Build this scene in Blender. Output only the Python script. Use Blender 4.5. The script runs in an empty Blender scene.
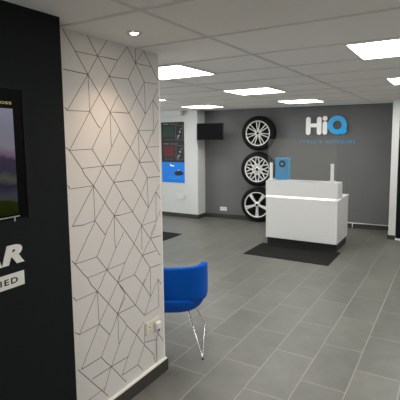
import bpy, bmesh, math, random
from mathutils import Vector, Matrix
PI = math.pi
SC = bpy.context.scene
COL = SC.collection
random.seed(7)

# ------------------------------------------------------------------ camera
F_PX = 421.52
PITCH, ROLL, YAW = .1099, -.0112, -.5425
cam_d = bpy.data.cameras.new('camera')
cam_d.sensor_fit = 'HORIZONTAL'; cam_d.sensor_width = 36.0
cam_d.lens = F_PX / 400 * 36.0
cam_d.shift_y = -(200 - 184.31) / 400
cam_d.clip_start = .05; cam_d.clip_end = 60
cam = bpy.data.objects.new('camera', cam_d); COL.objects.link(cam)
fw = Vector((math.sin(YAW)*math.cos(PITCH), math.cos(YAW)*math.cos(PITCH), -math.sin(PITCH)))
rt = Vector((math.cos(YAW), -math.sin(YAW), 0)); up = rt.cross(fw)
rt2 = rt*math.cos(ROLL) + up*math.sin(ROLL); up2 = -rt*math.sin(ROLL) + up*math.cos(ROLL)
M = Matrix((rt2, up2, -fw)).transposed().to_4x4()
M.translation = Vector((0, 0, 1.6756))
cam.matrix_world = M
SC.camera = cam

# ------------------------------------------------------------------ world, exposure
W = bpy.data.worlds.new('world'); SC.world = W; W.use_nodes = True
W.node_tree.nodes['Background'].inputs[0].default_value = (.8, .9, 1, 1)
W.node_tree.nodes['Background'].inputs[1].default_value = .3
SC.view_settings.view_transform = 'Standard'
SC.view_settings.look = 'None'
SC.view_settings.gamma = 1.0
SC.view_settings.exposure = 0.0
SC.view_settings.use_curve_mapping = False
PANEL_STRENGTH = 15.2
SPOT_WATTS = 20.0
# unseen fill lamps added in window openings behind the camera and far left
def fill_lamp(name, loc, rot, w, h, watts, col):
    l = bpy.data.lights.new(name, 'AREA'); l.shape = 'RECTANGLE'; l.size = w; l.size_y = h; l.energy = watts; l.color = col
    o = bpy.data.objects.new(name, l); COL.objects.link(o); o.location = loc; o.rotation_euler = rot
fill_lamp('fill_front', (.5, -2.62, 1.15), (math.radians(95), 0, 0), 3.9, 1.8, 32, (1, .985, .95))
fill_lamp('fill_left', (-7.02, 3.6, 1.25), (math.radians(93), 0, -PI/2), 4.0, 1.6, 100, (.97, 1, 1))

ZC = 2.2359
GX, GY = -1.2085, 2.1107      # ceiling grid origin

# ------------------------------------------------------------------ materials
def mat(name, col, rough=.5, metal=0.0, noise=0.0, nscale=8.0, bump=0.0, bscale=200.0, spec=.5, sheen=0, coat=0, emit=None, estr=0):
    m = bpy.data.materials.new(name); m.use_nodes = True
    nt = m.node_tree; b = nt.nodes['Principled BSDF']
    b.inputs['Base Color'].default_value = (*col, 1)
    b.inputs['Roughness'].default_value = rough
    b.inputs['Metallic'].default_value = metal
    b.inputs['Specular IOR Level'].default_value = spec
    if sheen:
        b.inputs['Sheen Weight'].default_value = sheen; b.inputs['Sheen Roughness'].default_value = .5
    if coat: b.inputs['Coat Weight'].default_value = coat
    if emit:
        b.inputs['Emission Color'].default_value = (*emit, 1); b.inputs['Emission Strength'].default_value = estr
    tc = nt.nodes.new('ShaderNodeTexCoord')
    if noise:
        n = nt.nodes.new('ShaderNodeTexNoise'); n.inputs['Scale'].default_value = nscale; n.inputs['Detail'].default_value = 5
        nt.links.new(tc.outputs['Object'], n.inputs['Vector'])
        r = nt.nodes.new('ShaderNodeMapRange'); r.inputs['To Min'].default_value = 1 - noise; r.inputs['To Max'].default_value = 1 + noise
        nt.links.new(n.outputs['Fac'], r.inputs['Value'])
        v = nt.nodes.new('ShaderNodeVectorMath'); v.operation = 'SCALE'; v.inputs[0].default_value = col
        nt.links.new(r.outputs[0], v.inputs['Scale']); nt.links.new(v.outputs[0], b.inputs['Base Color'])
    if bump:
        n = nt.nodes.new('ShaderNodeTexNoise'); n.inputs['Scale'].default_value = bscale; n.inputs['Detail'].default_value = 3
        nt.links.new(tc.outputs['Object'], n.inputs['Vector'])
        bp = nt.nodes.new('ShaderNodeBump'); bp.inputs['Strength'].default_value = bump; bp.inputs['Distance'].default_value = .002
        nt.links.new(n.outputs['Fac'], bp.inputs['Height']); nt.links.new(bp.outputs[0], b.inputs['Normal'])
    return m

class NT:
    """small helper for maths node chains"""
    def __init__(s, m): s.nt = m.node_tree
    def m(s, op, a, b=0.0, c=None, clamp=False):
        n = s.nt.nodes.new('ShaderNodeMath'); n.operation = op; n.use_clamp = clamp
        for i, v in enumerate((a, b) if c is None else (a, b, c)):
            if isinstance(v, (int, float)): n.inputs[i].default_value = v
            else: s.nt.links.new(v, n.inputs[i])
        return n.outputs[0]

def floor_material():
    m = mat('floor_tile', (.2, .2, .2), .42); nt = m.node_tree; b = nt.nodes['Principled BSDF']; h = NT(m)
    tc = nt.nodes.new('ShaderNodeTexCoord'); sp = nt.nodes.new('ShaderNodeSeparateXYZ')
    nt.links.new(tc.outputs['Object'], sp.inputs[0])
    X, Y = sp.outputs[0], sp.outputs[1]
    u = h.m('DIVIDE', h.m('ADD', X, .8378 + 6.0), .3)      # strip index + 20
    k = h.m('FLOOR', u); fu = h.m('FRACT', u)
    par = h.m('MODULO', k, 2.0)
    v = h.m('DIVIDE', h.m('ADD', h.m('SUBTRACT', Y, h.m('ADD', .031, h.m('MULTIPLY', h.m('SUBTRACT', 1.0, par), .28))), 6.0), .6)
    l = h.m('FLOOR', v); fv = h.m('FRACT', v)
    du = h.m('MULTIPLY', h.m('MINIMUM', fu, h.m('SUBTRACT', 1.0, fu)), .3)
    dv = h.m('MULTIPLY', h.m('MINIMUM', fv, h.m('SUBTRACT', 1.0, fv)), .6)
    d = h.m('MINIMUM', du, dv)
    g = h.m('SUBTRACT', 1.0, h.m('DIVIDE', h.m('SUBTRACT', d, .0016), .0022, clamp=True), clamp=True)
    cb = nt.nodes.new('ShaderNodeCombineXYZ'); nt.links.new(k, cb.inputs[0]); nt.links.new(l, cb.inputs[1])
    wn = nt.nodes.new('ShaderNodeTexWhiteNoise'); nt.links.new(cb.outputs[0], wn.inputs['Vector'])
    n1 = nt.nodes.new('ShaderNodeTexNoise'); n1.inputs['Scale'].default_value = 4.5; n1.inputs['Detail'].default_value = 8; n1.inputs['Roughness'].default_value = .62
    off = nt.nodes.new('ShaderNodeVectorMath'); off.operation = 'MULTIPLY_ADD'
    nt.links.new(cb.outputs[0], off.inputs[0]); off.inputs[1].default_value = (3.7, 5.1, 0); nt.links.new(tc.outputs['Object'], off.inputs[2])
    nt.links.new(off.outputs[0], n1.inputs['Vector'])
    s = h.m('ADD', h.m('MULTIPLY', wn.outputs['Value'], .16), h.m('MULTIPLY', n1.outputs['Fac'], .9))
    s = h.m('ADD', s, .47)
    vm = nt.nodes.new('ShaderNodeVectorMath'); vm.operation = 'SCALE'; vm.inputs[0].default_value = FLOOR_COL
    nt.links.new(s, vm.inputs['Scale'])
    mx = nt.nodes.new('ShaderNodeMix'); mx.data_type = 'RGBA'
    nt.links.new(g, mx.inputs['Factor']); nt.links.new(vm.outputs[0], mx.inputs['A']); mx.inputs['B'].default_value = (*GROUT_COL, 1)
    nt.links.new(mx.outputs['Result'], b.inputs['Base Color'])
    rr = h.m('ADD', h.m('MULTIPLY', n1.outputs['Fac'], .2), h.m('ADD', .3, h.m('MULTIPLY', g, .3)))
    nt.links.new(rr, b.inputs['Roughness'])
    bp = nt.nodes.new('ShaderNodeBump'); bp.inputs['Strength'].default_value = .5; bp.inputs['Distance'].default_value = .002
    hh = h.m('SUBTRACT', h.m('MULTIPLY', n1.outputs['Fac'], .25), g)
    nt.links.new(hh, bp.inputs['Height']); nt.links.new(bp.outputs[0], b.inputs['Normal'])
    return m

FLOOR_COL = (.140, .141, .124)
GROUT_COL = (.33, .32, .28)
MT = dict(
    floor=floor_material(),
    ceiling=mat('ceiling_tile', (.89, .86, .815), .9, noise=.03, nscale=90, bump=.5, bscale=350),
    grid=mat('ceiling_bar', (.70, .68, .64), .6),
    white_wall=mat('white_paint', (.66, .67, .66), .7, noise=.015, nscale=3, bump=.1),
    grey_wall=mat('grey_paint', (.135, .137, .135), .65, noise=.06, nscale=2.5, bump=.12),
    dark_wall=mat('charcoal_paint', (.0085, .0105, .011), .7, spec=.12, noise=.04, nscale=3, bump=.1),
    room_wall=mat('pale_grey_paint', (.45, .45, .44), .7),
    skirt=mat('grey_tile_skirting', (.048, .047, .041), .55, spec=.25, noise=.1, nscale=6),
    bead=mat('white_bead', (.82, .80, .74), .35),
    paper=mat('white_wallpaper', (.67, .64, .612), .6, noise=.02, nscale=30, bump=.25, bscale=160),
    ink=mat('wallpaper_line', (.045, .034, .026), .45),
    white=mat('white_gloss', (.74, .74, .73), .3, noise=.01),
    desk=mat('desk_white_laminate', (.70, .70, .685), .28, noise=.01),
    desk_black=mat('black_plinth', (.012, .012, .012), .5),
    mat=mat('charcoal_mat', (.013, .013, .0125), .95, spec=.2, noise=.35, nscale=260, bump=.8, bscale=500),
    black=mat('black_plastic', (.005, .005, .006), .45, spec=.15),
    glossblack=mat('black_glass', (.0025, .0025, .003), .35, spec=.06),
    rubber=mat('tyre_rubber', (.006, .006, .006), .6, spec=.15, noise=.2, nscale=30),
    rubber_side=mat('tyre_sidewall', (.012, .012, .012), .45),
    alloy=mat('silver_alloy', (.82, .82, .80), .32, metal=.35),
    alloy_dark=mat('shaded_wheel_barrel', (.015, .015, .015), .5, spec=.2),  # barrel colour darkened to paint in the shade behind the spokes
    chrome=mat('chrome', (.75, .75, .74), .12, metal=1.0),
    bluefab=mat('blue_fabric', (.0, .082, .43), .9, sheen=.06, noise=.08, nscale=60, spec=.12, bump=.35, bscale=500),
    signblue=mat('sign_blue', (.0, .40, .86), .35),
    signwhite=mat('sign_white', (.98, .98, .97), .35),
    signside=mat('sign_edge', (.02, .02, .03), .5),
    boxblue=mat('box_blue', (.04, .50, 1.0), .4),
    boxpale=mat('box_pale_blue', (.12, .45, .80), .4),
    posterblack=mat('poster_black', (.010, .010, .010), .35, spec=.15),
    posterblue=mat('poster_blue', (.0, .215, .86), .35, spec=.15),
    postergreen=mat('poster_green', (.012, .05, .03), .4, noise=.6, nscale=30, spec=.15),
    posterred=mat('poster_red', (.13, .012, .018), .4, noise=.6, nscale=30, spec=.15),
    postergrey=mat('poster_grey', (.35, .34, .34), .4, spec=.15),
    posterdark=mat('poster_dark_grey', (.04, .037, .035), .4, noise=.5, nscale=40, spec=.15),
    posterpale=mat('poster_pale_blue', (.05, .32, .75), .4, spec=.15),
    outlet=mat('outlet_cream', (.72, .68, .58), .35),
    cable=mat('grey_cable', (.42, .40, .37), .5),
    banner=mat('banner_white', (.66, .64, .60), .5),
    yellow=mat('yellow_print', (.35, .30, .10), .5, emit=(.8, .7, .25), estr=.25),
    surround=mat('screen_surround', (.009, .010, .0105), .6, spec=.12),
    silver=mat('brushed_silver', (.5, .5, .45), .35, metal=.6),
)
def glass_material():
    m = bpy.data.materials.new('clear_acrylic'); m.use_nodes = True; nt = m.node_tree
    b = nt.nodes['Principled BSDF']
    b.inputs['Base Color'].default_value = (.93, .97, .99, 1); b.inputs['Roughness'].default_value = .02
    b.inputs['Transmission Weight'].default_value = 1; b.inputs['IOR'].default_value = 1.45
    return m
MT['glass'] = glass_material()
def haze_acrylic():
    m = bpy.data.materials.new('acrylic_sheet'); m.use_nodes = True; nt = m.node_tree
    nt.nodes.clear(); o = nt.nodes.new('ShaderNodeOutputMaterial')
    t = nt.nodes.new('ShaderNodeBsdfTransparent'); t.inputs[0].default_value = (.93, .93, .92, 1)
    g = nt.nodes.new('ShaderNodeBsdfGlossy'); g.inputs['Roughness'].default_value = .03
    d = nt.nodes.new('ShaderNodeBsdfDiffuse'); d.inputs[0].default_value = (.85, .85, .82, 1)
    f = nt.nodes.new('ShaderNodeFresnel'); f.inputs[0].default_value = 1.5
    a = nt.nodes.new('ShaderNodeMixShader'); a.inputs[0].default_value = .055
    nt.links.new(t.outputs[0], a.inputs[1]); nt.links.new(d.outputs[0], a.inputs[2])
    c = nt.nodes.new('ShaderNodeMixShader'); nt.links.new(f.outputs[0], c.inputs[0])
    nt.links.new(a.outputs[0], c.inputs[1]); nt.links.new(g.outputs[0], c.inputs[2]); nt.links.new(c.outputs[0], o.inputs[0])
    return m
MT['acrylic'] = haze_acrylic()
def emit_mat(name, col, s):
    m = bpy.data.materials.new(name); m.use_nodes = True; nt = m.node_tree; nt.nodes.clear()
    o = nt.nodes.new('ShaderNodeOutputMaterial'); e = nt.nodes.new('ShaderNodeEmission')
    e.inputs[0].default_value = (*col, 1); e.inputs[1].default_value = s; nt.links.new(e.outputs[0], o.inputs[0]); return m
MT['panel'] = emit_mat('panel_light', (1.0, .985, .95), PANEL_STRENGTH)
MT['seam_glow'] = mat('glowing_desk_seam', (.85, .85, .84), .3, emit=(1, 1, .98), estr=.55)  # emission stands in for ceiling light caught by the desk seam
MT['bulb'] = emit_mat('warm_bulb', (1.0, .85, .68), 25)
def screen_material():
    # a hill landscape on the display: pale sky, violet hills, green field (height along z)
    m = bpy.data.materials.new('screen_picture'); m.use_nodes = True; nt = m.node_tree; nt.nodes.clear(); h = NT(m)
    o = nt.nodes.new('ShaderNodeOutputMaterial'); e = nt.nodes.new('ShaderNodeEmission'); nt.links.new(e.outputs[0], o.inputs[0])
    tc = nt.nodes.new('ShaderNodeTexCoord'); sp = nt.nodes.new('ShaderNodeSeparateXYZ'); nt.links.new(tc.outputs['Object'], sp.inputs[0])
    n = nt.nodes.new('ShaderNodeTexNoise'); n.inputs['Scale'].default_value = 9; n.inputs['Detail'].default_value = 6
    nt.links.new(tc.outputs['Object'], n.inputs['Vector'])
    z = h.m('ADD', sp.outputs[2], h.m('MULTIPLY', h.m('SUBTRACT', n.outputs['Fac'], .5), .09))
    t = h.m('DIVIDE', z, .46, clamp=True)
    r = nt.nodes.new('ShaderNodeValToRGB'); cr = r.color_ramp
    st = [(0, (.010, .016, .002)), (.135, (.016, .024, .004)), (.15, (.04, .05, .045)), (.19, (.045, .045, .06)), (.30, (.022, .02, .036)), (.38, (.07, .075, .06)),
          (.44, (.04, .033, .055)), (.53, (.045, .035, .06)), (.56, (.15, .10, .15)), (.63, (.20, .19, .22)), (.8, (.20, .20, .25)), (1, (.24, .235, .31))]
    cr.elements[0].position = 0; cr.elements[0].color = (*st[0][1], 1); cr.elements[1].position = 1; cr.elements[1].color = (*st[-1][1], 1)
    for p, c in st[1:-1]:
        q = cr.elements.new(p); q.color = (*c, 1)
    nt.links.new(t, r.inputs[0]); nt.links.new(r.outputs[0], e.inputs[0]); e.inputs[1].default_value = .75
    return m
MT['screen'] = screen_material()

# ------------------------------------------------------------------ mesh helpers
def bm_new(): return bmesh.new()
def box(bm, x0, x1, y0, y1, z0, z1, mi=0, mtx=None, bev=0.0, seg=2):
    vs = [bm.verts.new((x, y, z)) for x in (x0, x1) for y in (y0, y1) for z in (z0, z1)]
    fs = [bm.faces.new([vs[i] for i in f]) for f in ((0,1,3,2),(4,6,7,5),(0,4,5,1),(2,3,7,6),(0,2,6,4),(1,5,7,3))]
    if mtx is not None: bmesh.ops.transform(bm, matrix=mtx, verts=vs)
    for f in fs: f.material_index = mi
    if bev:
        es = list({e for f in fs for e in f.edges})
        r = bmesh.ops.bevel(bm, geom=es, offset=bev, segments=seg, affect='EDGES', profile=.5)
        for f in r['faces']: f.material_index = mi
    return vs
def tube(bm, pts, r, n=10, cap=True, mi=0, closed=False):
    pts = [Vector(p) for p in pts]; rings = []
    N = len(pts); prev = None
    for i, p in enumerate(pts):
        if closed: t = (pts[(i+1) % N]-pts[i-1]).normalized()
        else: t = (pts[min(i+1, N-1)]-pts[max(i-1, 0)]).normalized()
        if prev is None: a = Vector((0,0,1)) if abs(t.z) < .9 else Vector((1,0,0)); nrm = t.cross(a).normalized()
        else: nrm = (prev - t*prev.dot(t)).normalized()
        prev = nrm; b = t.cross(nrm)
        rr = r[i] if isinstance(r, (list, tuple)) else r
        rings.append([bm.verts.new(p+(nrm*math.cos(2*PI*k/n)+b*math.sin(2*PI*k/n))*rr) for k in range(n)])
    m = N if closed else N-1
    for i in range(m):
        A, B = rings[i], rings[(i+1) % N]
        for k in range(n):
            f = bm.faces.new((A[k], A[(k+1) % n], B[(k+1) % n], B[k])); f.smooth = True; f.material_index = mi
    if cap and not closed:
        bm.faces.new(rings[0][::-1]).material_index = mi; bm.faces.new(rings[-1]).material_index = mi
def lathe_y(bm, prof, n=64, mi=0, smooth=True):
    """revolve (radius, y) profile about the Y axis"""
    rings = []
    for r, y in prof:
        rings.append([bm.verts.new((r*math.cos(2*PI*k/n), y, r*math.sin(2*PI*k/n))) for k in range(n)] if r > 1e-6 else [bm.verts.new((0, y, 0))])
    for A, B in zip(rings, rings[1:]):
        for k in range(n):
            if len(A) == 1 and len(B) == 1: continue
            if len(A) == 1: vs = (A[0], B[(k+1) % n], B[k])
            elif len(B) == 1: vs = (A[k], A[(k+1) % n], B[0])
            else: vs = (A[k], A[(k+1) % n], B[(k+1) % n], B[k])
            f = bm.faces.new(vs); f.smooth = smooth; f.material_index = mi
def prism_y(bm, outline, y0, y1, mi=0, mi_side=None):
    """extrude an (x, z) outline between y0 (front) and y1"""
    A = [bm.verts.new((x, y0, z)) for x, z in outline]; B = [bm.verts.new((x, y1, z)) for x, z in outline]
    bm.faces.new(A).material_index = mi; bm.faces.new(B[::-1]).material_index = mi
    n = len(A)
    for k in range(n):
        bm.faces.new((A[k], B[k], B[(k+1) % n], A[(k+1) % n])).material_index = mi if mi_side is None else mi_side
def obj(name, bm, mats, parent=None, loc=None, rot=None, smooth_angle=None):
    bmesh.ops.recalc_face_normals(bm, faces=bm.faces)
    me = bpy.data.meshes.new(name); bm.to_mesh(me); bm.free()
    for m in (mats if isinstance(mats, (list, tuple)) else [mats]): me.materials.append(MT[m] if isinstance(m, str) else m)
    o = bpy.data.objects.new(name, me); COL.objects.link(o)
    if parent: o.parent = parent
    if loc: o.location = loc
    if rot: o.rotation_euler = rot
    return o
def thing(name, label, cat, loc=(0,0,0), rotz=0, group=None):
    o = bpy.data.objects.new(name, None); COL.objects.link(o); o.empty_display_size = .1
    o.location = loc; o.rotation_euler = (0, 0, rotz); return tag(o, label, cat, group)
def tag(o, label, cat, group=None):
    o['label'] = label; o['category'] = cat
    if group: o['group'] = group
    return o
def struct(name, bm, mats, **k):
    o = obj(name, bm, mats, **k); o['kind'] = 'structure'; return o
def text_mesh(name, txt, h, w, depth, m, parent, loc, rot, shear=0, bold=0, align='LEFT', spacing=1.0):
    """lettering scaled to exactly w x h, lower-left (or lower-right) corner at loc"""
    cu = bpy.data.curves.new(name, 'FONT'); cu.body = txt; cu.size = 1; cu.offset = bold; cu.shear = shear; cu.extrude = .02; cu.space_character = spacing; cu.resolution_u = 6
    tmp = bpy.data.objects.new(name, cu); COL.objects.link(tmp)
    dg = bpy.context.evaluated_depsgraph_get(); me = bpy.data.meshes.new_from_object(tmp.evaluated_get(dg))
    bpy.data.objects.remove(tmp); bpy.data.curves.remove(cu)
    xs = [v.co.x for v in me.vertices]; ys = [v.co.y for v in me.vertices]
    x0, x1, y0, y1 = min(xs), max(xs), min(ys), max(ys)
    for v in me.vertices:
        x = (v.co.x-x0)/(x1-x0)*w; y = (v.co.y-y0)/(y1-y0)*h
        if align == 'RIGHT': x -= w
        v.co = (x, y, depth if v.co.z > 0 else 0)
    me.materials.clear(); me.materials.append(MT[m]); me.name = name
    o = bpy.data.objects.new(name, me); COL.objects.link(o); o.parent = parent; o.location = loc; o.rotation_euler = rot
    return o
def bevel_mod(o, w=.004, seg=2):
    m = o.modifiers.new('bevel', 'BEVEL'); m.width = w; m.segments = seg; m.limit_method = 'ANGLE'; return o
def subsurf(o, l=2):
    m = o.modifiers.new('sub', 'SUBSURF'); m.levels = l; m.render_levels = l
    for p in o.data.polygons: p.use_smooth = True
    return o
FACE_Y = (PI/2, 0, 0); FACE_X = (PI/2, 0, PI/2)

# ================================================================== the room
X0, X1, Y0, Y1 = -7.0, 2.6, -2.6, 8.5
bm = bm_new(); box(bm, X0, X1, Y0, Y1, -.12, 0); struct('floor', bm, 'floor')
bm = bm_new(); box(bm, X0, X1, Y0, Y1, ZC, ZC+.12); struct('ceiling', bm, 'ceiling')
# exposed ceiling grid: 1200 x 600 mm tiles
bm = bm_new(); b2 = .011
for k in range(-5, 4):
    x = GX+1.2*k
    if X0 < x < X1: box(bm, x-b2, x+b2, Y0, Y1, ZC-.004, ZC-.0005)
for j in range(-8, 11):
    y = GY+.6*j
    if Y0 < y < Y1: box(bm, X0, X1, y-b2, y+b2, ZC-.0045, ZC-.001)
struct('trim_1', bm, 'grid')
TH = math.atan2(.35, 3.7); BL = Vector((-4.5, 7.68, 0))
bm = bm_new(); box(bm, -.1, 3.75, 0, .2, 0, ZC)
struct('wall_back', bm, 'grey_wall', loc=BL, rot=(0, 0, TH))
bm = bm_new(); box(bm, X0, -4.5, 7.38, Y1, 0, ZC); struct('wall_back_left', bm, 'white_wall')
bm = bm_new()                                                # right nib with a doorway
box(bm, -.86, -.757, 7.35, Y1, 0, ZC); box(bm, -.757, .12, 7.35, Y1, 2.04, ZC); box(bm, .12, X1, 7.35, Y1, 0, ZC)
struct('wall_back_right', bm, 'white_wall')
bm = bm_new(); box(bm, X0-.1, X0, Y0, 1.6, 0, ZC); box(bm, X0-.1, X0, 5.6, Y1, 0, ZC); box(bm, X0-.1, X0, 1.6, 5.6, 0, .45); box(bm, X0-.1, X0, 1.6, 5.6, 2.05, ZC); struct('wall_left', bm, 'white_wall')
bm = bm_new(); box(bm, X1, X1+.1, Y0, Y1, 0, ZC); struct('wall_right', bm, 'room_wall')
bm = bm_new(); box(bm, X0, -1.45, Y0-.1, Y0, 0, ZC); box(bm, 2.45, X1, Y0-.1, Y0, 0, ZC); box(bm, -1.45, 2.45, Y0-.1, Y0, 0, .25); box(bm, -1.45, 2.45, Y0-.1, Y0, 2.05, ZC); struct('wall_front', bm, 'room_wall')
bm = bm_new()
for x in (-1.45, -.15, 1.15, 2.42): box(bm, x, x+.03, Y0-.01, Y0+.03, .25, 2.05)
struct('added_window_1', bm, 'white')  # unseen window frame, added along with the front fill lamp
bm = bm_new()
for y in (1.6, 2.93, 4.27, 5.57): box(bm, X0-.01, X0+.03, y, y+.03, .45, 2.05)
struct('added_window_2', bm, 'white')  # unseen window frame, added along with the left fill lamp
bm = bm_new(); box(bm, -1.95, -1.59, Y0, 1.398, 0, ZC); struct('wall_near_left', bm, 'dark_wall')

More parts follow.
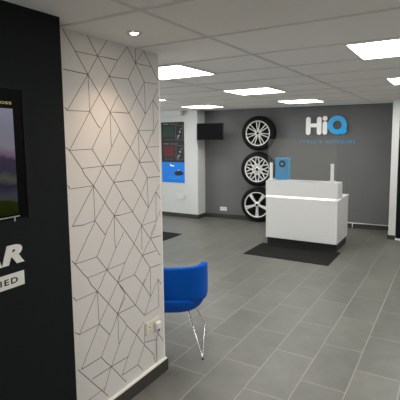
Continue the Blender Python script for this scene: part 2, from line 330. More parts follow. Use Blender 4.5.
# wallpapered partition: printed lines lie on its face
WS=[(1.618,2.135,1.538,2.235),(1.702,2.026,1.618,2.135),(1.702,2.026,1.782,2.136),(1.702,2.026,1.533,2.032),(1.545,1.824,1.702,2.026),(1.705,1.827,1.702,2.026),(1.865,1.83,1.702,2.026),(1.618,2.135,1.782,2.136),(1.922,2.137,1.839,2.138),(1.922,2.137,1.946,2.139),(1.782,2.136,1.708,2.231),(1.867,2.035,1.782,2.136),(1.782,2.136,1.859,2.236),(1.782,2.136,1.839,2.138),(1.917,2.034,1.867,2.035),(1.867,2.035,1.946,2.139),(1.705,1.827,1.867,2.035),(1.943,1.938,1.867,2.035),(1.917,2.034,2.036,2.038),(1.946,2.139,2.034,2.228),(2.109,2.143,2.034,2.228),(2.109,2.143,2.113,2.245),(2.109,2.143,2.193,2.233),(2.036,2.038,2.109,2.143),(2.109,2.143,2.272,2.143),(2.161,2.077,2.109,2.143),(2.272,2.143,2.193,2.233),(2.11,1.932,2.036,2.038),(2.338,2.064,2.272,2.143),(2.192,2.036,2.337,2.037),(2.196,1.833,2.192,2.036),(2.11,1.932,2.192,2.036),(2.192,2.036,2.161,2.077),(1.545,1.824,1.705,1.827),(1.545,1.824,1.531,1.84),(1.65,1.752,1.705,1.827),(1.76,1.754,1.705,1.827),(1.865,1.83,1.908,1.832),(1.905,1.782,1.865,1.83),(1.865,1.83,1.943,1.938),(1.808,1.755,1.865,1.83),(1.866,1.756,1.865,1.83),(1.609,1.698,1.65,1.752),(1.548,1.617,1.609,1.698),(1.781,1.737,1.76,1.754),(1.71,1.62,1.765,1.698),(1.765,1.698,1.808,1.755),(2.034,1.831,1.908,1.832),(1.926,1.757,1.905,1.782),(1.869,1.625,1.864,1.698),(1.864,1.698,1.866,1.756),(2.196,1.833,2.11,1.932),(2.196,1.833,2.28,1.93),(2.145,1.761,2.196,1.833),(2.034,1.831,1.943,1.938),(2.034,1.831,2.11,1.932),(2.09,1.76,2.034,1.831),(2.118,1.725,2.278,1.73),(2.036,1.62,2.118,1.725),(2.121,1.522,2.118,1.725),(2.118,1.725,2.09,1.76),(2.118,1.725,2.145,1.761),(2.198,1.618,2.118,1.725),(2.28,1.93,2.336,2.009),(2.278,1.73,2.28,1.93),(2.198,1.618,2.278,1.73),(2.336,1.869,2.28,1.93),(1.965,1.698,1.945,1.726),(2.036,1.62,1.965,1.698),(2.268,1.698,2.328,1.794),(1.548,1.617,1.71,1.62),(1.548,1.617,1.527,1.633),(1.629,1.517,1.548,1.617),(1.79,1.519,1.71,1.62),(1.629,1.517,1.79,1.519),(1.79,1.519,1.825,1.521),(1.79,1.519,1.827,1.565),(1.832,1.469,1.79,1.519),(1.76,1.471,1.79,1.519),(1.711,1.414,1.649,1.48),(1.711,1.414,1.542,1.414),(1.546,1.212,1.711,1.414),(1.711,1.214,1.711,1.414),(1.711,1.414,1.76,1.471),(1.797,1.309,1.711,1.414),(1.649,1.48,1.629,1.517),(1.935,1.487,1.947,1.518),(1.947,1.518,2.036,1.62),(1.947,1.518,1.825,1.521),(1.869,1.625,1.945,1.726),(1.827,1.565,1.869,1.625),(1.945,1.726,1.926,1.757),(1.932,1.416,1.877,1.417),(1.877,1.417,1.832,1.469),(1.797,1.309,1.877,1.417),(1.929,1.352,1.877,1.417),(1.877,1.417,1.905,1.459),(2.041,1.415,1.932,1.416),(1.905,1.459,1.935,1.487),(2.121,1.522,2.036,1.62),(2.121,1.522,2.198,1.618),(2.267,1.519,2.121,1.522),(2.199,1.418,2.121,1.522),(2.072,1.445,2.121,1.522),(2.198,1.618,2.341,1.62),(2.335,1.448,2.198,1.618),(2.334,1.414,2.199,1.418),(2.196,1.369,2.199,1.418),(2.126,1.314,2.199,1.418),(2.076,1.381,2.041,1.415),(2.041,1.415,2.072,1.445),(2.126,1.314,2.076,1.381),(2.203,1.216,2.196,1.369),(1.542,1.414,1.527,1.434),(1.626,1.205,1.546,1.212),(1.711,1.214,1.797,1.309),(1.626,1.205,1.711,1.214),(1.699,1.191,1.711,1.214),(1.734,1.185,1.711,1.214),(1.922,1.211,1.871,1.217),(1.922,1.156,1.871,1.217),(1.871,1.217,1.926,1.287),(1.871,1.217,1.813,1.285),(1.832,1.167,1.871,1.217),(1.871,1.159,1.871,1.217),(1.813,1.285,1.797,1.309),(1.955,1.311,1.929,1.352),(1.792,1.113,1.805,1.139),(1.792,1.113,1.734,1.185),(1.715,1.002,1.792,1.113),(1.658,1.142,1.699,1.191),(1.553,1.002,1.658,1.142),(1.922,1.211,2.039,1.214),(1.99,1.074,1.922,1.156),(1.874,1.014,1.866,1.099),(1.866,1.099,1.871,1.159),(1.926,1.287,1.955,1.311),(2.127,1.109,2.039,1.214),(2.039,1.214,2.126,1.314),(2.039,1.214,1.955,1.311),(2.127,1.109,2.203,1.216),(2.127,1.109,2.285,1.113),(2.186,1.033,2.127,1.109),(2.126,1.046,2.127,1.109),(2.045,1.005,2.127,1.109),(2.203,1.216,2.126,1.314),(2.203,1.216,2.287,1.313),(2.045,1.005,1.99,1.074),(2.287,1.313,2.332,1.357),(2.285,1.113,2.287,1.313),(2.337,1.257,2.287,1.313),(2.218,1.027,2.285,1.113),(2.285,1.113,2.334,1.178),(2.217,1.003,2.186,1.033),(2.122,0.947,2.126,1.046),(1.805,1.139,1.832,1.167),(1.553,1.002,1.715,1.002),(1.553,1.002,1.531,1.026),(1.616,0.923,1.553,1.002),(1.794,0.903,1.715,1.002),(1.664,0.851,1.638,0.9),(1.708,0.8,1.664,0.851),(1.794,0.903,1.926,0.905),(1.794,0.903,1.874,1.014),(1.696,0.9,1.794,0.903),(1.77,0.879,1.794,0.903),(1.827,0.862,1.794,0.903),(1.638,0.9,1.616,0.923),(1.638,0.9,1.696,0.9),(1.926,0.905,1.954,0.906),(1.874,1.014,1.934,1.077),(1.934,1.077,1.949,1.102),(1.708,0.8,1.738,0.828),(1.738,0.828,1.77,0.879),(1.921,0.799,1.883,0.8),(1.883,0.8,1.924,0.856),(1.713,0.599,1.883,0.8),(1.883,0.8,1.827,0.862),(1.945,0.706,1.883,0.8),(1.883,0.8,1.902,0.84),(2.042,0.598,1.883,0.8),(1.921,0.799,1.949,0.802),(1.924,0.856,1.954,0.906),(2.206,0.802,2.125,0.908),(2.125,0.908,2.045,1.005),(2.125,0.908,2.217,1.003),(2.277,0.905,2.125,0.908),(2.041,0.802,2.125,0.908),(2.128,0.706,2.206,0.802),(2.32,0.796,2.206,0.802),(2.207,0.751,2.206,0.802),(1.954,0.906,2.045,1.005),(2.217,1.003,2.279,1.084),(2.328,1.0,2.217,1.003),(2.322,0.857,2.217,1.003),(2.128,0.706,2.041,0.802),(2.041,0.802,1.949,0.802),(2.203,0.6,2.128,0.706),(2.203,0.6,2.204,0.682),(2.204,0.682,2.207,0.751),(1.549,0.798,1.708,0.8),(1.56,0.599,1.708,0.8),(1.713,0.599,1.708,0.8),(1.784,0.709,1.708,0.8),(1.936,0.522,1.872,0.602),(1.872,0.602,1.945,0.706),(1.94,0.6,1.872,0.602),(1.872,0.602,1.944,0.682),(1.872,0.602,1.784,0.709),(1.832,0.537,1.872,0.602),(1.874,0.529,1.872,0.602),(1.953,0.494,1.936,0.522),(1.549,0.798,1.529,0.823),(1.56,0.599,1.713,0.599),(1.56,0.599,1.532,0.623),(1.797,0.499,1.713,0.599),(1.677,0.548,1.713,0.599),(1.797,0.499,1.832,0.537),(1.719,0.392,1.797,0.499),(1.563,0.393,1.677,0.548),(2.042,0.598,1.94,0.6),(1.876,0.402,1.871,0.466),(1.871,0.466,1.874,0.529),(2.132,0.493,2.203,0.6),(2.132,0.493,2.042,0.598),(2.132,0.493,2.292,0.498),(2.203,0.6,2.29,0.697),(2.042,0.598,2.142,0.739),(2.292,0.498,2.29,0.697),(2.324,0.652,2.29,0.697),(2.045,0.392,2.122,0.454),(1.955,0.285,2.045,0.392),(2.045,0.392,1.953,0.494),(2.122,0.288,2.045,0.392),(2.045,0.392,2.073,0.429),(1.719,0.392,1.563,0.393),(1.765,0.332,1.719,0.392),(1.931,0.124,1.801,0.293),(1.801,0.293,1.644,0.295),(1.955,0.285,1.801,0.293),(1.801,0.293,1.876,0.402),(1.801,0.293,1.765,0.332),(1.894,0.189,1.955,0.285),(1.876,0.402,1.953,0.494),(2.048,0.184,1.894,0.189),(2.219,0.178,2.122,0.288),(2.048,0.184,2.122,0.288),(2.122,0.288,2.129,0.427),(2.1,0.121,2.048,0.184),(2.239,0.339,2.134,0.351),(1.764,0.123,1.539,0.404),(1.609,0.185,1.744,0.188),(1.731,0.165,1.797,0.293),(2.232,0.114,2.219,0.181),(2.254,0.27,2.132,0.304),(2.334,0.225,2.227,0.382)]

bm = bm_new(); box(bm, -1.85, -1.732, 1.398, 2.343, 0, ZC, 0)
def printed(a, b, w=.0026):
    a = Vector((-1.732, *a)); b = Vector((-1.732, *b)); t = (b-a).normalized()
    p = Vector((0, -t.z, t.y))*w*.5; q = Vector((.0006, 0, 0)); a = a-t*w*.3; b = b+t*w*.3
    vs = [bm.verts.new(v) for v in (a-p+q, b-p+q, b+p+q, a+p+q)]; vb = [bm.verts.new(v) for v in (a-p, b-p, b+p, a+p)]
    bm.faces.new(vs).material_index = 1
    for k in range(4): bm.faces.new((vs[k], vb[k], vb[(k+1) % 4], vs[(k+1) % 4])).material_index = 1
for ay, az, by, bz in WS:
    a, b = ((ay, az), (by, bz)) if ay < by else ((by, bz), (ay, az))
    steep = (b[1]-a[1])/max(b[0]-a[0], 1e-3)
    a = (min(max(a[0], 1.4), 2.338), a[1]); b = (min(max(b[0], 1.4), 2.338), b[1])
    if (a[0]-b[0])**2+(a[1]-b[1])**2 < .0001: continue
    printed(a, b, .0042 if -8 < steep < 0 else .003)
struct('wall_partition', bm, ['paper', 'ink'])
bm = bm_new(); box(bm, -1.853, -1.728, 2.337, 2.352, .09, ZC, bev=.003); struct('trim_2', bm, 'bead')

# skirtings
bm = bm_new(); box(bm, -1.732, -1.712, 1.398, 2.352, 0, .088, bev=.002); box(bm, -1.85, -1.712, 2.352, 2.366, 0, .088, bev=.002); struct('baseboard_partition', bm, 'skirt')
bm = bm_new(); box(bm, -1.734, -1.7105, 1.398, 2.354, .088, .1, bev=.003); struct('trim_3', bm, 'bead')
bm = bm_new(); box(bm, .01, 3.6, -.015, 0, 0, .085); struct('baseboard_back', bm, 'skirt', loc=BL, rot=(0, 0, TH))
bm = bm_new(); box(bm, X0, -4.487, 7.367, 7.38, 0, .085); box(bm, -4.5, -4.487, 7.38, 7.66, 0, .085); struct('baseboard_back_left', bm, 'skirt')
bm = bm_new(); box(bm, -.872, -.757, 7.338, 7.35, 0, .068); box(bm, .19, X1, 7.338, 7.35, 0, .068); struct('baseboard_back_right', bm, 'skirt')
# boxed pipe run high on the white wall
bm = bm_new(); box(bm, X0, -4.83, 7.27, 7.38, 2.135, ZC, bev=.004); struct('trim_4', bm, 'white_wall')
# black door in the right-hand nib
bm = bm_new(); box(bm, -.752, .115, 7.36, 7.40, .03, 2.035, 0); 
box(bm, -.64, 0, 7.353, 7.36, .25, .95, 0, bev=.004); box(bm, -.64, 0, 7.353, 7.36, 1.1, 1.9, 0, bev=.004)
struct('door_1', bm, 'black')
bm = bm_new(); box(bm, -.757, .12, 7.325, 7.40, 0, .02, bev=.003); struct('trim_5', bm, 'signwhite')

# ================================================================== ceiling lights
def panel_light(i, j, label):
    x, y = GX+.6*i, GY+.6*j
    t = thing('ceiling_light', label, 'light', (x+.3, y+.3, ZC-.012), 0, 'square ceiling light panels')
    bm = bm_new(); a = .298; b = .283
    for q in ((-a, a, -a, -b), (-a, a, b, a), (-a, -b, -b, b), (b, a, -b, b)): box(bm, q[0], q[1], q[2], q[3], 0, .0115)
    obj('frame', bm, 'bead', t)
    bm = bm_new(); box(bm, -b, b, -b, b, .002, .0115); obj('diffuser', bm, 'panel', t)
    return t
for i, j, l in (
    (1, 1, 'large square ceiling light panel nearest the right edge of the photo'),
    (-2, 1, 'square ceiling light panel just past the wallpapered partition, partly hidden by it'),
    (-2, 4, 'ceiling light panel in front of the tyre display, above and left of the desk'),
    (-2, 7, 'thin looking far ceiling light panel right above the blue and white wall letters'),
    (1, 4, 'small bright ceiling light panel cut by the right edge, above the black door'),
    (-5, 4, 'ceiling light panel showing only a bright corner beside the partition edge'),
    (-5, 7, 'far ceiling light panel in front of the hanging television corner'),
    (-5, 1, 'ceiling light panel hidden behind the wallpapered partition'),
    (1, -2, 'unseen ceiling light panel added as fill above the camera near the charcoal wall'),  # unseen panels above, behind and right of the camera, added as fill
    (4, -2, 'unseen ceiling light panel added as fill behind the camera towards the right wall'),
    (4, 1, 'ceiling light panel added as fill outside the right edge of the photo, near row'),
    (4, 4, 'ceiling light panel added as fill outside the right edge of the photo, middle row'),
    (1, 7, 'ceiling light panel above the black door, just outside the photo')): panel_light(i, j, l)

t = thing('recessed_downlight', 'small round chrome downlight glowing warm in the ceiling above the patterned wall', 'light', (-1.49, 1.81, ZC))
def ringz(bm, prof, n=40, mi=0):
    rings = [[bm.verts.new((r*math.cos(2*PI*k/n), r*math.sin(2*PI*k/n), z)) for k in range(n)] for r, z in prof]
    for A, B in zip(rings, rings[1:]):
        for k in range(n):
            f = bm.faces.new((A[k], A[(k+1) % n], B[(k+1) % n], B[k])); f.smooth = True; f.material_index = mi
    return rings
bm = bm_new(); ringz(bm, [(.044, -.0005), (.043, -.005), (.036, -.008), (.026, -.005), (.0225, -.001)]); obj('bezel', bm, 'chrome', t)
bm = bm_new(); r = ringz(bm, [(.021, -.0015), (.020, -.006), (.014, -.0095), (.006, -.011)]); bm.faces.new(r[0]); bm.faces.new(r[-1]); obj('bulb', bm, 'bulb', t)
ld = bpy.data.lights.new('downlight', 'SPOT'); ld.energy = SPOT_WATTS; ld.color = (1, .74, .52); ld.spot_size = math.radians(125); ld.spot_blend = 1.0; ld.shadow_soft_size = .03
lo = bpy.data.objects.new('lamp', ld); COL.objects.link(lo); lo.parent = t; lo.location = (0, 0, -.03); lo.rotation_euler = (0, math.radians(-12), 0)

# ================================================================== reception desk
t = thing('reception_desk', 'white reception desk with raised front and black plinth on the charcoal mat', 'desk', (-1.935, 6.1, .004))
hw = .545
bm = bm_new(); box(bm, -hw, hw, 0, .71, .112, .748); o = obj('body', bm, 'desk', t); bevel_mod(o, .004)
bm = bm_new(); box(bm, -hw+.01, hw-.01, .05, .66, 0, .112); obj('plinth', bm, 'desk_black', t)
bm = bm_new(); box(bm, -hw-.004, hw+.004, .27, .745, .748, .765, bev=.003); obj('worktop', bm, 'desk', t)
bm = bm_new(); box(bm, -hw, hw+.002, -.008, .27, .7805, 1.005); o = obj('raised_front', bm, 'desk', t); bevel_mod(o, .004)
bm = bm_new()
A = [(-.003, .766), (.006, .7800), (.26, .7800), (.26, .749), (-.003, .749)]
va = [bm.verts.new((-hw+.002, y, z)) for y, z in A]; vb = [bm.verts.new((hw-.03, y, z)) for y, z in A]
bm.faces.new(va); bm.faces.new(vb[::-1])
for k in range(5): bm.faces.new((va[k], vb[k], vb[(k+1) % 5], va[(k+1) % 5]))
o = obj('glow_strip', bm, 'seam_glow', t)  # chamfered white seam, its highlight put in as a glow
# sneeze guard on the raised front
t = thing('counter_screen', 'clear acrylic counter screen held by two white posts on the desk', 'screen', (-1.945, 6.22, 1.0105))
bm = bm_new(); box(bm, -.545, .495, -.0025, .0025, .02, .635); obj('pane', bm, 'acrylic', t)
for x in (-.49, .445):
    bm = bm_new(); box(bm, x-.023, x+.023, -.028, -.004, 0, .268, bev=.003); box(bm, x-.03, x+.03, -.06, .05, 0, .012, bev=.003); box(bm, x-.05, x+.05, -.03, .03, 0, .02, bev=.004)
    obj('post', bm, 'white', t)
t = thing('collection_box', 'bright blue box with a round dark dial standing behind the counter screen', 'box', (-2.305, 6.36, 1.0105))
bm = bm_new(); box(bm, -.105, .105, -.05, .05, 0, .335, bev=.006); obj('case', bm, 'boxblue', t)
bm = bm_new(); lathe_y(bm, [(0, -.012), (.03, -.012), (.034, -.008), (.05, -.008), (.056, 0)], 40); obj('dial', bm, 'surround', t, loc=(.008, -.05, .245))
bm = bm_new(); lathe_y(bm, [(0, -.006), (.02, -.008), (.022, 0)], 24); obj('dial_knob', bm, 'boxblue', t, loc=(.008, -.062, .245))
bm = bm_new(); lathe_y(bm, [(0, -.003), (.048, -.003), (.05, 0)], 40); obj('badge', bm, 'boxpale', t, loc=(.005, -.05, .15))

# mats
bm = bm_new(); box(bm, -.61, .61, -.36, .37, 0, .004, bev=.0015, seg=1); o = obj('floor_mat', bm, 'mat', None, loc=(-1.943, 5.775, 0)); tag(o, 'charcoal doormat lying in front of and under the white desk', 'mat')
bm = bm_new(); box(bm, -.6, 0, -1.0, 0, 0, .008, bev=.002, seg=1); o = obj('floor_mat', bm, 'mat', None, loc=(-4.02, 6.03, 0)); tag(o, 'charcoal doormat showing as a dark wedge beside the partition edge', 'mat')

# ================================================================== alloy wheels on the back wall
def outline_ring(bm, pts_o, pts_i, y0, y1, mi=0):
    """frame between two equal-length outlines"""
    n = len(pts_o)
    L = [[bm.verts.new((x, y, z)) for x, z in P] for P, y in ((pts_o, y0), (pts_i, y0), (pts_i, y1), (pts_o, y1))]
    for a in range(4):
        A, B = L[a], L[(a+1) % 4]
        for k in range(n): bm.faces.new((A[k], A[(k+1) % n], B[(k+1) % n], B[k])).material_index = mi
def wheel(s, z, R, rim_r, kind, label):
    # local frame: x along the wall, -y into the room; back of the tyre 12 mm off the wall
    loc = BL + Vector((s*math.cos(TH), s*math.sin(TH), 0)) + Vector((math.sin(TH), -math.cos(TH), 0))*.112; loc.z = z
    t = thing('car_wheel', label, 'wheel', loc, TH, 'car wheels displayed up the grey wall')
    bm = bm_new(); h = .098
    prof = [(rim_r-.004, -h+.022), (rim_r+.006, -h+.006), (rim_r+.03, -h), (R-.04, -h+.006), (R-.016, -h+.018), (R-.005, -h+.034)]
    for k in range(4):
        y = -h+.044 + k*.030
        prof += [(R, y), (R, y+.020), (R-.007, y+.022), (R-.007, y+.028)]
    prof += [(R-.003, h-.034), (R-.016, h-.018), (R-.04, h-.006), (rim_r+.03, h), (rim_r, h-.02), (rim_r-.006, 0), (rim_r-.004, -h+.022)]
    lathe_y(bm, prof, 72); obj('tyre', bm, 'rubber', t)
    bm = bm_new()
    lathe_y(bm, [(rim_r, -h+.020), (rim_r+.002, -h+.008), (rim_r-.004, -h+.004), (rim_r-.014, -h+.010), (rim_r-.020, -h+.024), (rim_r-.014, -h+.032), (rim_r, -h+.020)], 72)
    rim = obj('rim', bm, 'alloy', t)
    bm = bm_new(); lathe_y(bm, [(rim_r-.012, -h+.034), (rim_r-.022, -h+.05), (rim_r-.035, .05), (rim_r-.04, .085), (.0, .085)], 60); obj('barrel', bm, 'alloy_dark', rim)
    yf = -h+.012
    def spoke(a0, a1, r0, r1, w0, w1, y0=yf+.012, y1=yf+.006, d=.022):
        bm = bm_new(); p = Vector((r0*math.cos(a0), r0*math.sin(a0))); q = Vector((r1*math.cos(a1), r1*math.sin(a1))); tt = (q-p).normalized(); nn = Vector((-tt.y, tt.x))
        rows = []
        for f_, (c, w, y) in enumerate(((p, w0, y0), ((p+q)/2, (w0+w1)/2, (y0+y1)/2-.002), (q, w1, y1))):
            rows.append([bm.verts.new((v.x, yy, v.y)) for v, yy in ((c-nn*w, y+d), (c-nn*w, y+.005), (c-nn*w*.55, y), (c+nn*w*.55, y), (c+nn*w, y+.005), (c+nn*w, y+d))])
        for A, B in zip(rows, rows[1:]):
            for k in range(6): bm.faces.new((A[k], A[(k+1) % 6], B[(k+1) % 6], B[k]))
        bm.faces.new(rows[0]); bm.faces.new(rows[-1][::-1])
        return obj('spoke', bm, 'alloy', rim)
    re = rim_r-.014; D = math.radians
    if kind == 'pairs':
        for k in range(7):
            a = D(90+k*360/7)
            spoke(a+.19, a+.15, .04, re, .0095, .0075); spoke(a-.19, a-.15, .04, re, .0095, .0075)
        hub = .058
    elif kind == 'mesh':
        for k in range(10):
            a = D(90+18+k*36)
            spoke(a, a, .05, re*.60, .014, .012)
            spoke(a, a+D(13), re*.56, re, .011, .010); spoke(a, a-D(13), re*.56, re, .011, .010)
            spoke(a, a+D(18), re*.60, re*.36, .008, .007); spoke(a, a-D(18), re*.60, re*.36, .008, .007)
        hub = .062
    else:
        for k in range(5):
            a = D(-90+k*72)
            spoke(a, a+.085, .045, re, .018, .015); spoke(a, a-.085, .045, re, .018, .015)
            spoke(a, a, .045, re*.6, .014, .004, y0=yf+.016, y1=yf+.012)
        hub = .056
    bm = bm_new(); lathe_y(bm, [(0, yf+.004), (hub*.5, yf+.004), (hub*.55, yf+.010), (hub*.95, yf+.012), (hub, yf+.02), (hub, yf+.06), (0, yf+.06)], 40); hb = obj('hub', bm, 'alloy', rim)
    bm = bm_new(); lathe_y(bm, [(0, yf-.001), (hub*.36, yf), (hub*.42, yf+.004)], 28); obj('centre_cap', bm, 'surround', hb)
    for k in range(5):
        a = D(54+k*72); bm = bm_new(); lathe_y(bm, [(0, -.001), (.0065, 0), (.0065, .008)], 12); obj('wheel_nut', bm, 'alloy_dark', hb, loc=(hub*.72*math.cos(a), yf+.0105, hub*.72*math.sin(a)))
    bm = bm_new(); lathe_y(bm, [(0, .05), (.05, .05), (.05, .111), (0, .111)], 24); obj('wall_mount', bm, 'black', t)
wheel(1.218, 1.750, .333, .242, 'pairs', 'topmost car wheel on the grey wall with slim paired silver spokes')
wheel(1.206, 1.051, .336, .248, 'mesh', 'middle car wheel on the wall with a lattice of fine silver spokes')
wheel(1.206, .352, .338, .252, 'five', 'lowest car wheel on the wall with five broad silver spokes')

# ================================================================== wall sign
t = thing('wall_sign', 'raised white and blue HiQ lettering on the grey wall above the desk', 'sign', BL, TH)
def stadium(x0, x1, z0, z1, n=10):
    r = (x1-x0)/2; cx = (x0+x1)/2
    return [(cx+r*math.cos(a), z1-r+r*math.sin(a)) for a in [PI*k/n for k in range(n+1)]] + [(cx+r*math.cos(a), z0+r+r*math.sin(a)) for a in [PI+PI*k/n for k in range(n+1)]]
bm = bm_new(); y0, y1 = -.05, -.018
prism_y(bm, stadium(2.109, 2.196, 1.705, 2.038), y0, y1, 0, 1); prism_y(bm, stadium(2.308, 2.395, 1.705, 2.036), y0, y1, 0, 1)
prism_y(bm, [(2.15, 1.846), (2.35, 1.846), (2.35, 1.916), (2.15, 1.916)], y0+.0005, y1, 0, 1)
obj('letter_h', bm, ['signwhite', 'signside'], t)
bm = bm_new(); prism_y(bm, stadium(2.411, 2.497, 1.705, 1.950), y0, y1, 0, 1)
prism_y(bm, [(2.454+.044*math.cos(a), 2.004+.044*math.sin(a)) for a in [2*PI*k/28 for k in range(28)]], y0, y1, 0, 1)
obj('letter_i', bm, ['signwhite', 'signside'], t)
bm = bm_new(); C = (2.671, 1.877); ro, ri = .169, .078; N = 64
po = []; pi_ = []
for k in range(N):
    a = 2*PI*k/N; po_ = (C[0]+ro*math.cos(a), C[1]+ro*math.sin(a))
    da = (math.degrees(a)-315)
    if -21 < da < 21:                     # squared lower right corner of the Q
        m = max(abs(math.cos(a)), abs(math.sin(a))); rr = min(ro/m, ro*1.2); po_ = (C[0]+rr*math.cos(a), C[1]+rr*math.sin(a))
    po.append(po_); pi_.append((C[0]+ri*math.cos(a), C[1]+ri*math.sin(a)))
L = [[bm.verts.new((x, y, z)) for x, z in P] for P, y in ((po, y0), (pi_, y0), (pi_, y1), (po, y1))]
for a in range(4):
    for k in range(N):
        bm.faces.new((L[a][k], L[a][(k+1) % N], L[(a+1) % 4][(k+1) % N], L[(a+1) % 4][k])).material_index = 0 if a in (0, 2) else 1
obj('letter_q', bm, ['signblue', 'signside'], t)
for w_, x_, l_ in (('TYRES', 1.98, .305), ('&', 2.35, .05), ('AUTOCARE', 2.46, .52)): text_mesh('strapline_word', w_, .058, l_, .006, 'signblue', t, (x_, -.0005, 1.548), FACE_Y, spacing=1.35)

# ================================================================== television and fittings
t = thing('television', 'small black flat television hanging in the corner beside the grey wall', 'television', (-4.13, 7.26, 1.795), math.radians(3))
bm = bm_new(); box(bm, -.30, .275, 0, .035, -.165, .165, bev=.004); obj('casing', bm, 'black', t)
bm = bm_new(); box(bm, -.285, .26, -.001, .003, -.15, .15); obj('display', bm, 'glossblack', t)
bm = bm_new(); box(bm, -.05, .05, .035, .07, -.08, .08, bev=.003); box(bm, -.02, .02, .06, .42, -.03, .03); box(bm, -.06, .06, .405, .425, -.08, .08); obj('wall_bracket', bm, 'black', t)

def socket(name, label, loc, rotz, w=.148, h=.086, m='white', depth=.012):
    t = thing(name, label, 'socket', loc, rotz, None)
    bm = bm_new(); box(bm, -w/2, w/2, -.012, depth-.012, -h/2, h/2, bev=.003); obj('face_plate', bm, m, t)
    if depth > .012: t.location.y -= depth-.012
    for x in (-w/4-.003, w/4+.003):
        bm = bm_new()
        box(bm, x-.004, x+.004, -.0125, -.010, .0, .010); box(bm, x-.012, x-.006, -.0125, -.010, -.022, -.018); box(bm, x+.006, x+.012, -.0125, -.010, -.022, -.018)
        obj('pin_holes', bm, 'black', t)
        bm = bm_new(); box(bm, x*.5-.006, x*.5+.006, -.0155, -.011, .018, .034, bev=.001); obj('rocker_switch', bm, m, t)
    return t
c = BL + Vector((math.cos(TH), math.sin(TH), 0))*.418; socket('wall_socket', 'white double socket low on the grey wall left of the tyres', (c.x, c.y, .193), TH, .150, .080)
socket('wall_socket', 'white double socket on the white wall below the blue poster', (-4.915, 7.38, .437), 0, .165, .088, depth=.04)
t = socket('wall_socket', 'cream double socket with a white plug, low on the patterned wall', (-1.7315, 2.209, .392), PI/2, .148, .088, 'outlet')
o = thing('plug', 'white plug with a thin cable in the socket on the patterned wall', 'plug', (-1.7175, 2.245, .387), PI/2)
bm = bm_new(); box(bm, -.025, .025, -.026, 0, -.025, .025, bev=.008, seg=3); obj('plug_body', bm, 'white', o)
bm = bm_new(); tube(bm, [(0, -.018, -.024), (0, -.018, -.04)], .0055, 10); obj('cable_grip', bm, 'black', o)
bm = bm_new(); tube(bm, [(0, -.018, -.04), (.002, -.014, -.06), (.004, .003, -.09), (.006, .010, -.13), (.006, .010, -.284)], .0028, 8); obj('cable', bm, 'cable', o)

# white cable run along the foot of the back wall
bm = bm_new(); tube(bm, [(2.2, -.024, .095), (3.585, -.024, .092)], .009, 10)
tube(bm, [(2.975, -.030, .095), (2.975, -.030, .006)], .007, 8)
o = obj('cable_conduit', bm, 'white', None, loc=BL, rot=(0, 0, TH)); tag(o, 'thin white conduit running along the foot of the grey wall right of the desk', 'conduit')

# ================================================================== poster
t = thing('wall_poster', 'tall black and blue poster on the white wall beside the partition', 'poster', (-5.11, 7.38, .735))
H = 1.275; hw = .288; sp = .432
bm = bm_new(); box(bm, -hw, hw, -.012, 0, sp, H); obj('upper_panel', bm, 'posterblack', t)
bm = bm_new(); box(bm, -hw, hw, -.012, 0, 0, sp); obj('lower_panel', bm, 'posterblue', t)
y0, y1 = -.0135, -.0115
for zt, m, l in ((1.20, 'postergreen', 'dark green picture'), (.785, 'posterred', 'dark red picture')):
    bm = bm_new(); box(bm, -.235, .045, y0, y1, zt-.235, zt)
    for k in range(5): box(bm, -.235+.056*k+.05, -.235+.056*k+.055, y0-.0005, y1, zt-.235, zt, 1)
    o = obj('picture', bm, [m, 'posterdark'], t); o['label'] = l
    bm = bm_new()
    for q in ((.085, .088, zt-.30, zt), (.262, .265, zt-.30, zt), (.085, .265, zt-.003, zt), (.085, .265, zt-.30, zt-.297)): box(bm, q[0], q[1], y0, y1, q[2], q[3])
    obj('picture_frame', bm, 'postergrey', t)
    bm = bm_new()
    prism_y(bm, [(.17, zt-.12), (.19, zt-.10), (.215, zt-.13), (.20, zt-.16), (.18, zt-.15)], y0, y1); prism_y(bm, [(.13, zt-.28), (.125, zt-.23), (.15, zt-.19), (.185, zt-.20), (.19, zt-.225), (.165, zt-.22), (.145, zt-.25), (.15, zt-.28)], y0, y1)
    prism_y(bm, [(.21, zt-.06), (.225, zt-.05), (.23, zt-.08), (.215, zt-.085)], y0, y1)
    obj('pale_figure', bm, 'postergrey', t)
    bm = bm_new(); box(bm, -.21, .03, y0, y1, zt-.31, zt-.27); obj('caption', bm, 'posterdark', t)
    bm = bm_new(); box(bm, -.23, -.1, y0, y1, zt+.028, zt+.040); box(bm, -.08, .14, y0, y1, zt+.030, zt+.036); obj('heading', bm, 'postergrey', t)
bm = bm_new(); prism_y(bm, [(-.075, .395), (-.06, .352), (-.02, .345), (.035, .345), (.035, .365), (-.03, .368), (-.05, .39)], y0, y1); o = obj('logo', bm, 'signwhite', t)
bm = bm_new(); prism_y(bm, [(.03, .19), (.045, .225), (.09, .235), (.12, .265), (.19, .265), (.225, .235), (.262, .22), (.262, .185), (.22, .165), (.13, .15), (.08, .16)], y0, y1); prism_y(bm, [(.12, .255), (.14, .272), (.18, .272), (.17, .26)], y0-.001, y1, 1); o = obj('car_picture', bm, ['posterblack', 'signwhite'], t)
bm = bm_new()
for z in (.115, .082): box(bm, -.14, .215, y0, y1, z, z+.012)
obj('small_print', bm, 'posterpale', t)

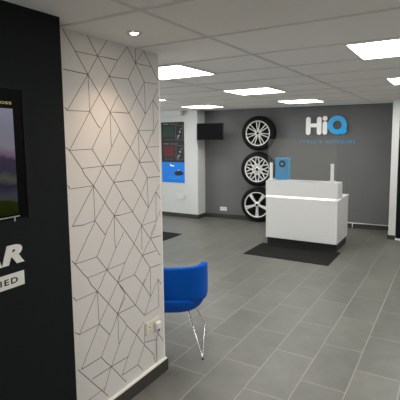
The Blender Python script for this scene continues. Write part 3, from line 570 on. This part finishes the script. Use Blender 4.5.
# ================================================================== near dark wall: display and lettering
t = thing('wall_display', 'black framed display showing a hill landscape on the charcoal wall', 'display', (-1.59, .76, 1.35))
bm = bm_new(); y0, y1 = -.432, .432
box(bm, -.002, .007, y1-.022, y1, -.012, .535); box(bm, -.002, .007, y0, y0+.022, -.012, .535); box(bm, -.002, .007, y0, y1, .535, .556)
obj('surround', bm, 'surround', t)
bm = bm_new(); box(bm, -.001, .003, y0+.021, y1-.021, -.008, .537); obj('bezel', bm, 'glossblack', t)
bm = bm_new(); box(bm, .0025, .0045, -.375, .364, .012, .455); obj('screen', bm, 'screen', t)
bm = bm_new(); box(bm, .0025, .007, -.375, .368, .000, .004); box(bm, .0025, .007, .341, .346, -.018, .001); obj('silver_strip', bm, 'silver', t)
text_mesh('header_print', 'oss', .011, .05, .0008, 'yellow', t, (.0032, .360, .472), FACE_X, align='RIGHT')
t = thing('wall_lettering', 'large white slanted lettering over a white name bar on the charcoal wall', 'sign', (-1.59, 1.14, 1.048))
text_mesh('lettering', 'GOODYEAR', .085, .93, .003, 'banner', t, (0, 0, .100), FACE_X, shear=.22, bold=.05, align='RIGHT', spacing=1.08)
bm = bm_new(); box(bm, 0, .0025, -.36, -.005, 0, .062); obj('name_bar', bm, 'banner', t)
text_mesh('bar_print', 'CERTIFIED', .026, .275, .001, 'dark_wall', t, (.0026, -.038, .018), FACE_X, bold=.02, align='RIGHT', spacing=1.25)

# ================================================================== blue chair (seen from behind)
t = thing('tub_chair', 'bright blue upholstered tub chair on a chrome sled base beside the partition', 'chair', (-1.955, 2.765, 0), math.atan2(.48, .877))
# back: a wrapped band, local -y is the rear
def se(phi, a, b, n=2.7):
    s, c = math.sin(phi), math.cos(phi)
    return (a*math.copysign(abs(s)**(2/n), s), -b*math.copysign(abs(c)**(2/n), c))
bm = bm_new(); rows = []; NP = 28
def back_plan(u):
    return Vector((.312*math.sin(u*PI/2*.93)/math.sin(PI/2*.93), -.322+.02*u*u+.15*abs(u)**5))
for k in range(NP+1):
    u = -1+2*k/NP; au = abs(u)
    p = back_plan(u); tg = (back_plan(u+.01)-back_plan(u-.01)).normalized(); nn = Vector((-tg.y, tg.x))
    top = .718 + .030*min(au, .93)**1.5 - (0 if au < .93 else .02*((au-.93)/.07)**2)
    sec = []
    for (d, z) in ((.004, .44), (.002, .50), (.0, .60), (.0, top-.02), (.003, top-.005), (.012, top), (.042, top), (.052, top-.006), (.054, .60), (.056, .44)):
        q = p + nn*d
        sec.append(bm.verts.new((q.x, q.y-(z-.45)*.17, z)))
    rows.append(sec)
for A, B in zip(rows, rows[1:]):
    for k in range(10): bm.faces.new((A[k], A[(k+1) % 10], B[(k+1) % 10], B[k]))
bm.faces.new(rows[0][::-1]); bm.faces.new(rows[-1])
o = obj('backrest', bm, 'bluefab', t); subsurf(o, 2)
# seat shell: rounded bucket
bm = bm_new(); rings = []; n = 40
for s, z, yo in ((.28, .312, .03), (.56, .316, .02), (.76, .332, .01), (.90, .364, .004), (.975, .408, 0), (1.0, .440, 0), (1.0, .456, 0), (.99, .462, 0), (.85, .462, 0), (.5, .455, .0), (.2, .452, 0)):
    ring = []
    for k in range(n):
        a = 2*PI*k/n; x, y = se(a, .292*s, .325*s, 2.9)
        if y > 0: y *= .88
        y = y*1.06 if y < 0 else y
        ring.append(bm.verts.new((x, y+yo, z)))
    rings.append(ring)
for A, B in zip(rings, rings[1:]):
    for k in range(n): bm.faces.new((A[k], A[(k+1) % n], B[(k+1) % n], B[k]))
bm.faces.new(rings[0]); bm.faces.new(rings[-1][::-1])
o = obj('seat', bm, 'bluefab', t); subsurf(o, 1)
for s in (-1, 1):
    bm = bm_new()
    P = [(s*.12, -.02, .318), (s*.165, -.12, .24), (s*.262, -.322, .022), (s*.2665, -.330, .012), (s*.266, -.318, .008), (s*.266, .262, .008), (s*.2665, .274, .012), (s*.262, .266, .022), (s*.165, .12, .24), (s*.165, .05, .322)]
    P[1] = tuple((P[0][i]*.45+P[2][i]*.55) for i in range(3)); P[8] = tuple((P[9][i]*.45+P[7][i]*.55) for i in range(3))
    tube(bm, P, .0058, 10); o = obj('sled_leg', bm, 'chrome', t)
    for y in (-.32, .26):
        b = bm_new(); box(b, s*.266-.008, s*.266+.008, y-.014, y+.014, .001, .008, bev=.002); obj('glide', b, 'black', o)
bm = bm_new(); box(bm, -.14, .14, -.05, .06, .304, .32, bev=.003); obj('under_frame', bm, 'black', t)
